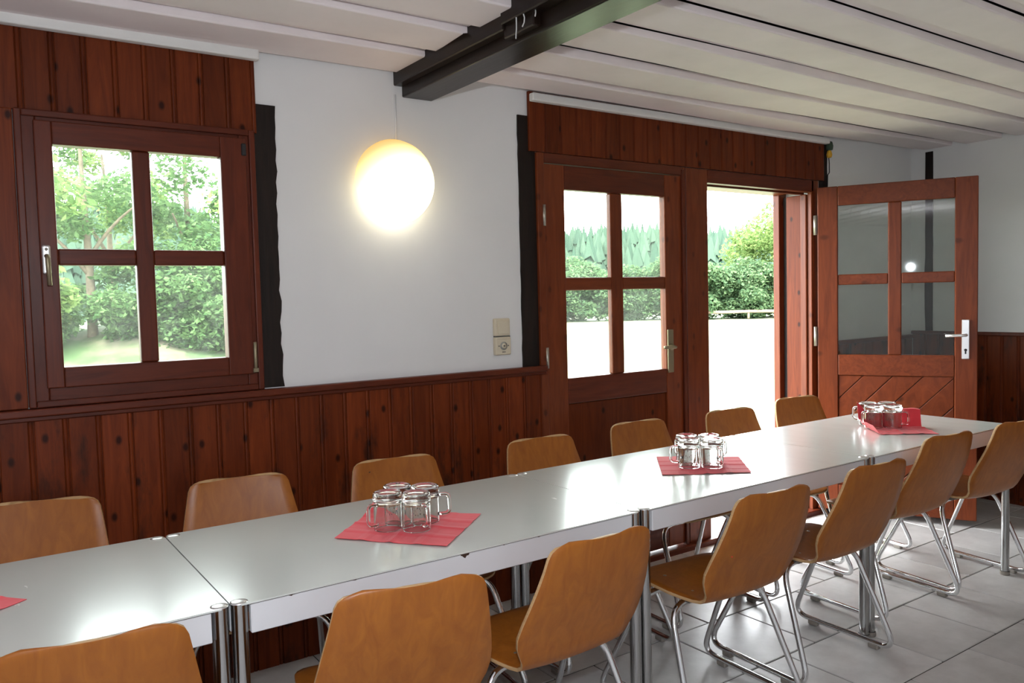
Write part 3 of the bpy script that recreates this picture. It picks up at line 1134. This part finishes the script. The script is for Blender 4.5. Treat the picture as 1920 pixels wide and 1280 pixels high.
napkin([(.863, 2.156), (1.075, 1.887), (1.326, 2.107), (1.089, 2.381)], 'red paper napkin under the four mugs nearest the camera', 1, corner_lift)
napkin([(2.137, 2.128), (2.416, 1.943), (2.607, 2.162), (2.361, 2.382)], 'red paper napkin paled by door light under the middle four mugs', 2)
napkin([(3.449, 2.105), (3.690, 1.910), (3.915, 2.165), (3.675, 2.365)], 'red paper napkin with flaps standing up behind the rightmost mugs', 3, flap_lift)
napkin([(-.13, 1.98), (.112, 2.166), (-.09, 2.40), (-.33, 2.21)], 'red paper napkin whose tip reaches in at the left edge of the photo', 4)

# ------------------------------------------------------------------ mugs, turned upside down
mug_prof = [(.0388, 0), (.0412, .0006), (.0415, .004), (.0410, .074), (.0405, .080), (.0428, .086), (.0436, .094), (.0428, .103), (.0400, .1085), (.0350, .1100),
            (.0300, .1085), (.0150, .1075), (0, .1070), (0, .0880), (.0250, .0875), (.0340, .0850), (.0372, .078), (.0380, .070), (.0384, .004), (.0388, 0)]
mug_me = lathe_me('mug', mug_prof, 40)
hp = fillet([(.040, 0, .080), (.072, 0, .082), (.074, 0, .024), (.0405, 0, .021)], .018, 6)
handle_me = tube_me('handle', hp, .0052, 10, flat=1.25)
# printed band: little dark marks round part of the cup
pv, pf = [], []
rnd = random.Random(5)
for k in range(13):
    a = R(140 + rnd.uniform(-34, 34))
    z = rnd.uniform(.026, .062)
    w_, h_ = rnd.uniform(.02, .05), rnd.uniform(.001, .003)
    i0 = len(pv)
    for q in range(4):
        aa = a + w_ * (q - 1.5) / 1.5 * .8
        pv += [(.0417 * math.cos(aa), .0417 * math.sin(aa), z - h_), (.0417 * math.cos(aa), .0417 * math.sin(aa), z + h_)]
    pf += [(i0 + 2 * q, i0 + 2 * q + 2, i0 + 2 * q + 3, i0 + 2 * q + 1) for q in range(3)]
print_me = mesh_from('print', pv, pf)


def mug(x, y, a, label, z=TOPZ + .0065):
    e = empty('glass_mug', (x, y, z), R(a), label, 'mug', 'clear glass mugs upside down on napkins')
    ob('cup', mug_me, 'clear_glass', e)
    ob('handle', handle_me, 'clear_glass', e)
    ob('print', print_me, 'mug_print', e)['kind'] = 'stuff'


mug_sets = [
    ((1.022, 2.135), (.062, -.060), (.063, .062), 'the napkin nearest the camera', (195, 268, 60, -35)),
    ((2.305, 2.150), (.066, -.056), (.057, .066), 'the middle napkin', (150, 250, 80, -20)),
    ((3.622, 2.190), (.066, -.058), (.060, .064), 'the rightmost napkin with upright flaps', (170, 280, 100, -40)),
]
for (bx, by), e1, e2, where, hs in mug_sets:
    mug(bx, by, hs[0], 'upturned clear glass mug, front left of four on ' + where)
    mug(bx + e1[0], by + e1[1], hs[1], 'upturned clear glass mug, front right of four on ' + where)
    mug(bx + e2[0], by + e2[1], hs[2], 'upturned clear glass mug, back left of four on ' + where)
    mug(bx + e1[0] + e2[0], by + e1[1] + e2[1], hs[3], 'upturned clear glass mug, back right of four on ' + where)

# ------------------------------------------------------------------ wall lamp
lamp = empty('wall_lamp', (1.545, 3.10, 1.905), 0, 'round opal glass wall lamp glowing warm on the white wall', 'lamp')
g = lathe_me('globe', [(0, .135), (.05, .130), (.095, .112), (.135, .080), (.162, .045), (.174, .010), (.172, -.015), (.155, -.032), (.13, -.035)], 48)
for v_ in g.vertices:
    v_.co = Vector((v_.co.x, -v_.co.z - .045, v_.co.y))
g.update()
ob('globe', g, 'opal_glow', lamp)
ob('mounting_plate', tube_me('mounting_plate', [(0, -.03, 0), (0, 0, 0)], .12, 32), 'lamp_base', lamp)
ob('feed_cable', tube_me('feed_cable', [(.03, -.006, .13), (.032, -.005, .25), (.033, -.005, .37)], .004, 8), 'plaster', lamp)

# ------------------------------------------------------------------ switch and socket
sw = empty('light_switch', (2.0825, 3.10, 1.235), 0, 'beige light switch above a hinged socket on the white wall', 'switch')
bev(ob('switch_frame', box_me('switch_frame', -.042, .042, -.022, 0, .003, .084), 'beige_plastic', sw), .005, 2)
bev(ob('rocker', box_me('rocker', -.027, .033, -.027, -.020, .012, .073), 'beige_plastic', sw), .002, 2)
so = bev(ob('socket_cover', box_me('socket_cover', -.042, .042, -.026, 0, -.084, -.001), 'beige_plastic', sw), .005, 2)
box('cover_hinge', -.036, .036, -.029, -.020, -.012, -.001, 'beige_plastic', sw, .002)
box('hinge_gap', -.040, .040, -.0235, -.002, -.0012, .0032, 'dark_plastic', sw, 0)


def disc(name, r, y0, y1, cz, mat, par, cx=0.0):
    return ob(name, tube_me(name, [(cx, y0, cz), (cx, y1, cz)], r, 24), mat, par)


disc('lock_ring', .019, -.026, -.029, -.042, 'grey_plastic', so)
disc('lock_core', .012, -.028, -.0305, -.042, 'beige_plastic', so)
disc('lock_slot', .004, -.030, -.0312, -.042, 'dark_plastic', so)
for sx in (-.026, .026):
    disc('cover_screw', .003, -.026, -.0272, -.042, 'dark_plastic', so, sx)
for sx in (-.006, 0, .007):
    box('cover_mark', sx - .002, sx + .002, -.0268, -.026, -.073, -.068, 'dark_plastic', so, 0)

# ------------------------------------------------------------------ loose bits: wires by the beam, foam by the door corner
lw = empty('loose_wires', (1.570, 2.16, 2.30), 0, 'thin white wires hanging beside the dark ceiling beam', 'wire')
for i, (dx, dy, h1) in enumerate(((0, 0, .10), (.0, .035, .13), (.004, -.06, .09))):
    pts = [(dx + .006 * math.sin(k * 1.1 + i), dy + .01 * math.sin(k * .9 + i * 2), .09 - h1 * k / 8) for k in range(9)]
    ob('wire', tube_me('wire', pts, .0022, 6), 'cable_white', lw)
fo = empty('cable_knot', (4.59, 3.07, 2.24), 0, 'dark cable end with a yellow plug hanging over the open door', 'cable')
ob('plug', lathe_me('plug', [(0, -.03), (.014, -.026), (.018, -.01), (.013, .012), (.005, .02)], 14), 'yellow_foam', fo, (0, 0, .03))
ob('socket_shell', lathe_me('socket_shell', [(0, 0), (.020, .006), (.023, .03), (.017, .055), (0, .062)], 14), 'green_leafage', fo, (.002, 0, .045))
ob('cable_loop', tube_me('cable_loop', fillet([(-.004, .01, .05), (.014, .01, -.02), (.018, .012, -.09), (.004, .014, -.10), (.0, .015, -.20)], .02), .003, 8), 'black', fo)

# ------------------------------------------------------------------ outdoors
GZ = -.12
n = 40
vv, ff = [], []
for j in range(n + 1):
    for i in range(n + 1):
        x = -80 + 240 * i / n
        y = YB + .27 + 220 * (j / n) ** 1.6
        d = math.hypot(x, y)
        vv.append((x, y, GZ + .0000 * d + .12 * math.sin(x * .11) * math.sin(y * .09) * min(1, d / 40)))
for j in range(n):
    for i in range(n):
        a = j * (n + 1) + i
        ff.append((a, a + 1, a + n + 2, a + n + 1))
lawn = ob('lawn', mesh_from('lawn', vv, ff, True), 'lawn')
tag(lawn, 'sunlit mown lawn outside the window and doors', None, None, 'structure')


def leaf_cloud(name, clumps, per, size, seed, droop=0.3):
    rnd = random.Random(seed)
    verts, faces = [], []
    for (cx, cy, cz, rx, rz) in clumps:
        for _ in range(per):
            while True:
                p = Vector((rnd.uniform(-1, 1), rnd.uniform(-1, 1), rnd.uniform(-1, 1)))
                l = p.length
                if .35 < l <= 1:
                    break
            c = Vector((cx + p.x * rx, cy + p.y * rx, cz + p.z * rz))
            d = Vector((rnd.gauss(0, 1), rnd.gauss(0, 1), rnd.gauss(0, .5) - droop)).normalized()
            s = d.cross(Vector((rnd.gauss(0, .6), rnd.gauss(0, .6), 1))).normalized()
            q = size * rnd.uniform(.6, 1.3)
            nrm = d.cross(s) * q * .12
            i0 = len(verts)
            verts += [c, c + d * q * .5 + s * q * .32 + nrm, c + d * q, c + d * q * .5 - s * q * .32 + nrm]
            faces.append((i0, i0 + 1, i0 + 2, i0 + 3))
    return mesh_from(name, verts, faces)


def crown(rx, rz, cz, n, seed, rr=.38):
    rnd = random.Random(seed)
    out_ = []
    for _ in range(n):
        while True:
            p = Vector((rnd.uniform(-1, 1), rnd.uniform(-1, 1), rnd.uniform(-1, 1)))
            if .3 < p.length < 1:
                break
        k = rr * rnd.uniform(.7, 1.25)
        out_.append((p.x * rx, p.y * rx, cz + p.z * rz, rx * k, rz * k * .8))
    return out_


def trunk_me(name, h, r, seed, lean=0.0):
    rnd = random.Random(seed)
    pts, rad = [], []
    for k in range(9):
        t = k / 8
        pts.append((lean * t * h + .12 * math.sin(t * 4 + seed) * t, .1 * math.sin(t * 3 + seed * 2) * t, h * t))
        rad.append(r * (1 - .75 * t) * (1.3 if k == 0 else 1))
    return tube_me(name, pts, rad, 9)


def branch_me(name, p0, p1, r):
    a, b_ = Vector(p0), Vector(p1)
    pts = [a.lerp(b_, t / 5) + Vector((0, 0, .18 * math.sin(t / 5 * math.pi))) for t in range(6)]
    return tube_me(name, pts, [r * (1 - .13 * t) for t in range(6)], 7)


def tree_meshes(kind, seed, rx, rz, cz, nclump, per, size, h, tr, rr=.38):
    return (leaf_cloud('foliage', crown(rx, rz, cz, nclump, seed, rr), per, size, seed), trunk_me('trunk', h, tr, seed), kind)


def plant(ms, x, y, s, rz, label, cat, name, group, z=GZ):
    e = empty(name, (x, y, z), rz, label, cat, group)
    e.scale = (s, s, s)
    ob('foliage', ms[0], ms[2], e)['kind'] = 'stuff'
    ob('trunk', ms[1], 'bark', e)
    for k in range(2):
        if len(ms) > 3:
            ob('branch', ms[3 + k], 'bark', e)
    return e


br = [branch_me('branch', (0, 0, 2.6), (1.5, .4, 4.3), .07), branch_me('branch', (0, 0, 3.1), (-1.4, -.5, 4.8), .07)]
T_A = tree_meshes('leaf_green', 11, 3.0, 3.0, 6.0, 26, 190, .20, 7.0, .17, .22) + tuple(br)
T_B = tree_meshes('leaf_light', 12, 2.5, 2.8, 5.4, 22, 190, .19, 6.5, .15, .22) + tuple(br)
T_S = tree_meshes('leaf_green', 13, 1.7, 1.5, 1.5, 26, 360, .17, 2.0, .05)
T_S2 = tree_meshes('leaf_light', 14, 1.6, 1.3, 1.35, 24, 360, .16, 1.8, .05)
T_H = tree_meshes('leaf_blue_green', 15, 2.6, 2.0, 1.9, 40, 380, .27, 3.0, .10)
T_R = tree_meshes('leaf_light', 16, 3.6, 3.3, 3.7, 60, 400, .28, 5.0, .22)

left_trees = [(-3.5, 26, 1.0, T_A, 'leafy tree furthest left behind the window bushes'), (.8, 27.5, 1.05, T_B, 'pale green tree seen in the left panes of the window'),
              (3.3, 25.8, .95, T_A, 'tree with a thin dark trunk seen through the lower left pane'), (6.4, 27, 1.0, T_A, 'dense green tree seen through the right panes of the window'),
              (9.4, 27.5, 1.05, T_B, 'pale tree right of the window view hidden by the white wall'), (4.9, 33, 1.1, T_B, 'tall hazy tree standing behind the window tree line')]
for i, (x, y, s, ms, lb) in enumerate(left_trees):
    plant(ms, x, y, s, i * 1.3, lb, 'tree', 'leafy_tree', 'trees behind the window lawn')
left_b = [(-1.2, 24.6, .9, T_S), (1.4, 24.8, .8, T_S2), (4.9, 24.4, .95, T_S), (6.6, 24.2, 1.0, T_S), (8.3, 24.6, 1.1, T_S2), (10, 25, 1.0, T_S), (2.2, 26.2, .9, T_S), (5.8, 25.4, 1.2, T_S)]
b_lab = ['round green bush at the far left of the window bushes', 'light bush left of the bare earth patch', 'green bush just right of the bare earth patch', 'full green bush in the lower right window pane',
         'light bush at the right edge of the window view', 'green bush past the right edge of the window view', 'low dark bush behind the bare earth patch', 'big rounded bush behind the lower right pane bushes']
for i, ((x, y, s, ms), lb) in enumerate(zip(left_b, b_lab)):
    plant(ms, x, y, s, i * 2.1, lb, 'bush', 'leafy_bush', 'bushes behind the window lawn', GZ + .25)
# near tree reaching in from the right of the window, trunk hidden behind the white wall
ms = (leaf_cloud('foliage', [(a - .2, c, d - .1, e, f) for a, c, d, e, f in crown(3.5, 1.5, 4.5, 34, 21, .17)], 170, .105, 22, .6), trunk_me('trunk', 5.0, .18, 23), 'leaf_light')
plant(ms, 4.9, 12.2, 1.0, .4, 'near tree with bright leaves hanging into the upper window panes', 'tree', 'leafy_tree', 'trees behind the window lawn')
ms = (leaf_cloud('foliage', crown(.75, 1.0, 2.5, 14, 31, .36), 170, .12, 32, .4), trunk_me('trunk', 3.0, .07, 33), 'leaf_light')
plant(ms, .95, 12.6, 1.0, .4, 'yellow green sapling at the left edge of the window view', 'tree', 'leafy_tree', 'trees behind the window lawn')

# earth bank under the window trees
vv, ff = [], []
nx, ny = 40, 10
for j in range(ny + 1):
    for i in range(nx + 1):
        x = -8 + 22 * i / nx
        t = j / ny
        y = 23.0 + .5 * math.sin(x * .9) + 7 * t
        vv.append((x, y, GZ - .02 + 1.0 * min(1, t * 2.2) * (1 + .15 * math.sin(x * 1.7)) * (t > 0)))
for j in range(ny):
    for i in range(nx):
        a = j * (nx + 1) + i
        ff.append((a, a + 1, a + nx + 2, a + nx + 1))
tag(ob('earth_bank', mesh_from('earth_bank', vv, ff, True), 'bank_earth'), 'low earthy bank with bare patches below the bushes', None, None, 'structure')

# hedge line and big tree seen through the doors
hedge = [(18, 41), (21.5, 41.5), (25, 41), (28.2, 39.8), (31.2, 38.4), (34, 36.6), (36.6, 34.4), (39.5, 32), (42.3, 29.4), (45, 26.5), (47.5, 23.5)]
h_lab = ['first', 'second', 'third', 'fourth', 'fifth', 'sixth', 'seventh', 'eighth', 'ninth', 'tenth', 'eleventh']
for i, (x, y) in enumerate(hedge):
    plant(T_H, x, y, .88 + .12 * math.sin(i * 2.3), i * 1.7, h_lab[i] + ' shrub from the left in the tall hedge beyond the lawn', 'shrub', 'hedge_shrub', 'hedge shrubs beyond the lawn')
plant(T_R, 43.2, 31.4, .95, .5, 'broad pale green tree at the right of the open doorway', 'tree', 'leafy_tree', 'trees beyond the hedge')
plant(T_R, 48.5, 26.5, 1.0, 2.5, 'broad green tree right of the doorway, behind the jamb', 'tree', 'leafy_tree', 'trees beyond the hedge')
plant(T_B, 27.0, 45, .72, 1.5, 'pale slim tree behind the hedge in the closed door panes', 'tree', 'leafy_tree', 'trees beyond the hedge')
plant(T_A, 31.5, 43.5, .68, 2.9, 'rounded tree behind the hedge in the right door panes', 'tree', 'leafy_tree', 'trees beyond the hedge')

fr_ = empty('rail_fence', (0, 0, GZ), 0, 'low grey wooden rail in front of the hedge beyond the doorway', 'fence')
pts = [(35.6, 32.6), (38.0, 30.6), (40.4, 28.4), (42.8, 26.0)]
for a, c in zip(pts, pts[1:]):
    ob('rail', tube_me('rail', [(a[0], a[1], .42), ((a[0] + c[0]) / 2, (a[1] + c[1]) / 2, .40), (c[0], c[1], .42)], .09, 8), 'rail_wood', fr_)
for a in pts:
    ob('post', tube_me('post', [(a[0], a[1] + .1, 0), (a[0], a[1] + .1, .5)], .07, 8), 'rail_wood', fr_)

# wooded hill far behind
vv, ff = [], []
nx, ny = 60, 14
rnd = random.Random(3)


def hill_z(a, t):
    top = 13 + 4 * math.sin(a * 5.0 + 1) + 2 * math.sin(a * 11)
    return GZ - .5 + top * (math.sin(min(1, t) * math.pi / 2) ** 1.2)


for j in range(ny + 1):
    t = j / ny
    for i in range(nx + 1):
        a = R(-15 + 100 * i / nx)
        d = 120 + 110 * t
        vv.append((d * math.sin(a), d * math.cos(a), hill_z(a, t)))
for j in range(ny):
    for i in range(nx):
        q = j * (nx + 1) + i
        ff.append((q, q + 1, q + nx + 2, q + nx + 1))
tag(ob('hill', mesh_from('hill', vv, ff, True), 'needle_haze_green'), 'far wooded hill tinted for pale haze', None, None, 'structure')
vv, ff = [], []
for k in range(2600):
    t = rnd.random()
    a = R(rnd.uniform(-5, 75))
    d = 120 + 110 * t
    b0 = Vector((d * math.sin(a), d * math.cos(a), hill_z(a, t) - .5))
    h = rnd.uniform(6, 11)
    r_ = rnd.uniform(1.6, 2.8)
    for lv in range(3):
        z0, z1 = h * (.12 + .26 * lv), h * (.55 + .225 * lv)
        rr = r_ * (1 - .28 * lv)
        i0 = len(vv)
        for q in range(6):
            aa = q * math.pi / 3 + lv + k
            vv.append(b0 + Vector((rr * math.cos(aa) * rnd.uniform(.7, 1.2), rr * math.sin(aa) * rnd.uniform(.7, 1.2), z0 * rnd.uniform(.9, 1.1))))
        vv.append(b0 + Vector((0, 0, z1)))
        ff += [(i0 + q, i0 + (q + 1) % 6, i0 + 6) for q in range(6)]
tag(ob('hill_forest', mesh_from('hill_forest', vv, ff), 'needle_haze_green'), 'distant conifer forest covering the hill beyond the hedge', 'forest', None, 'stuff')
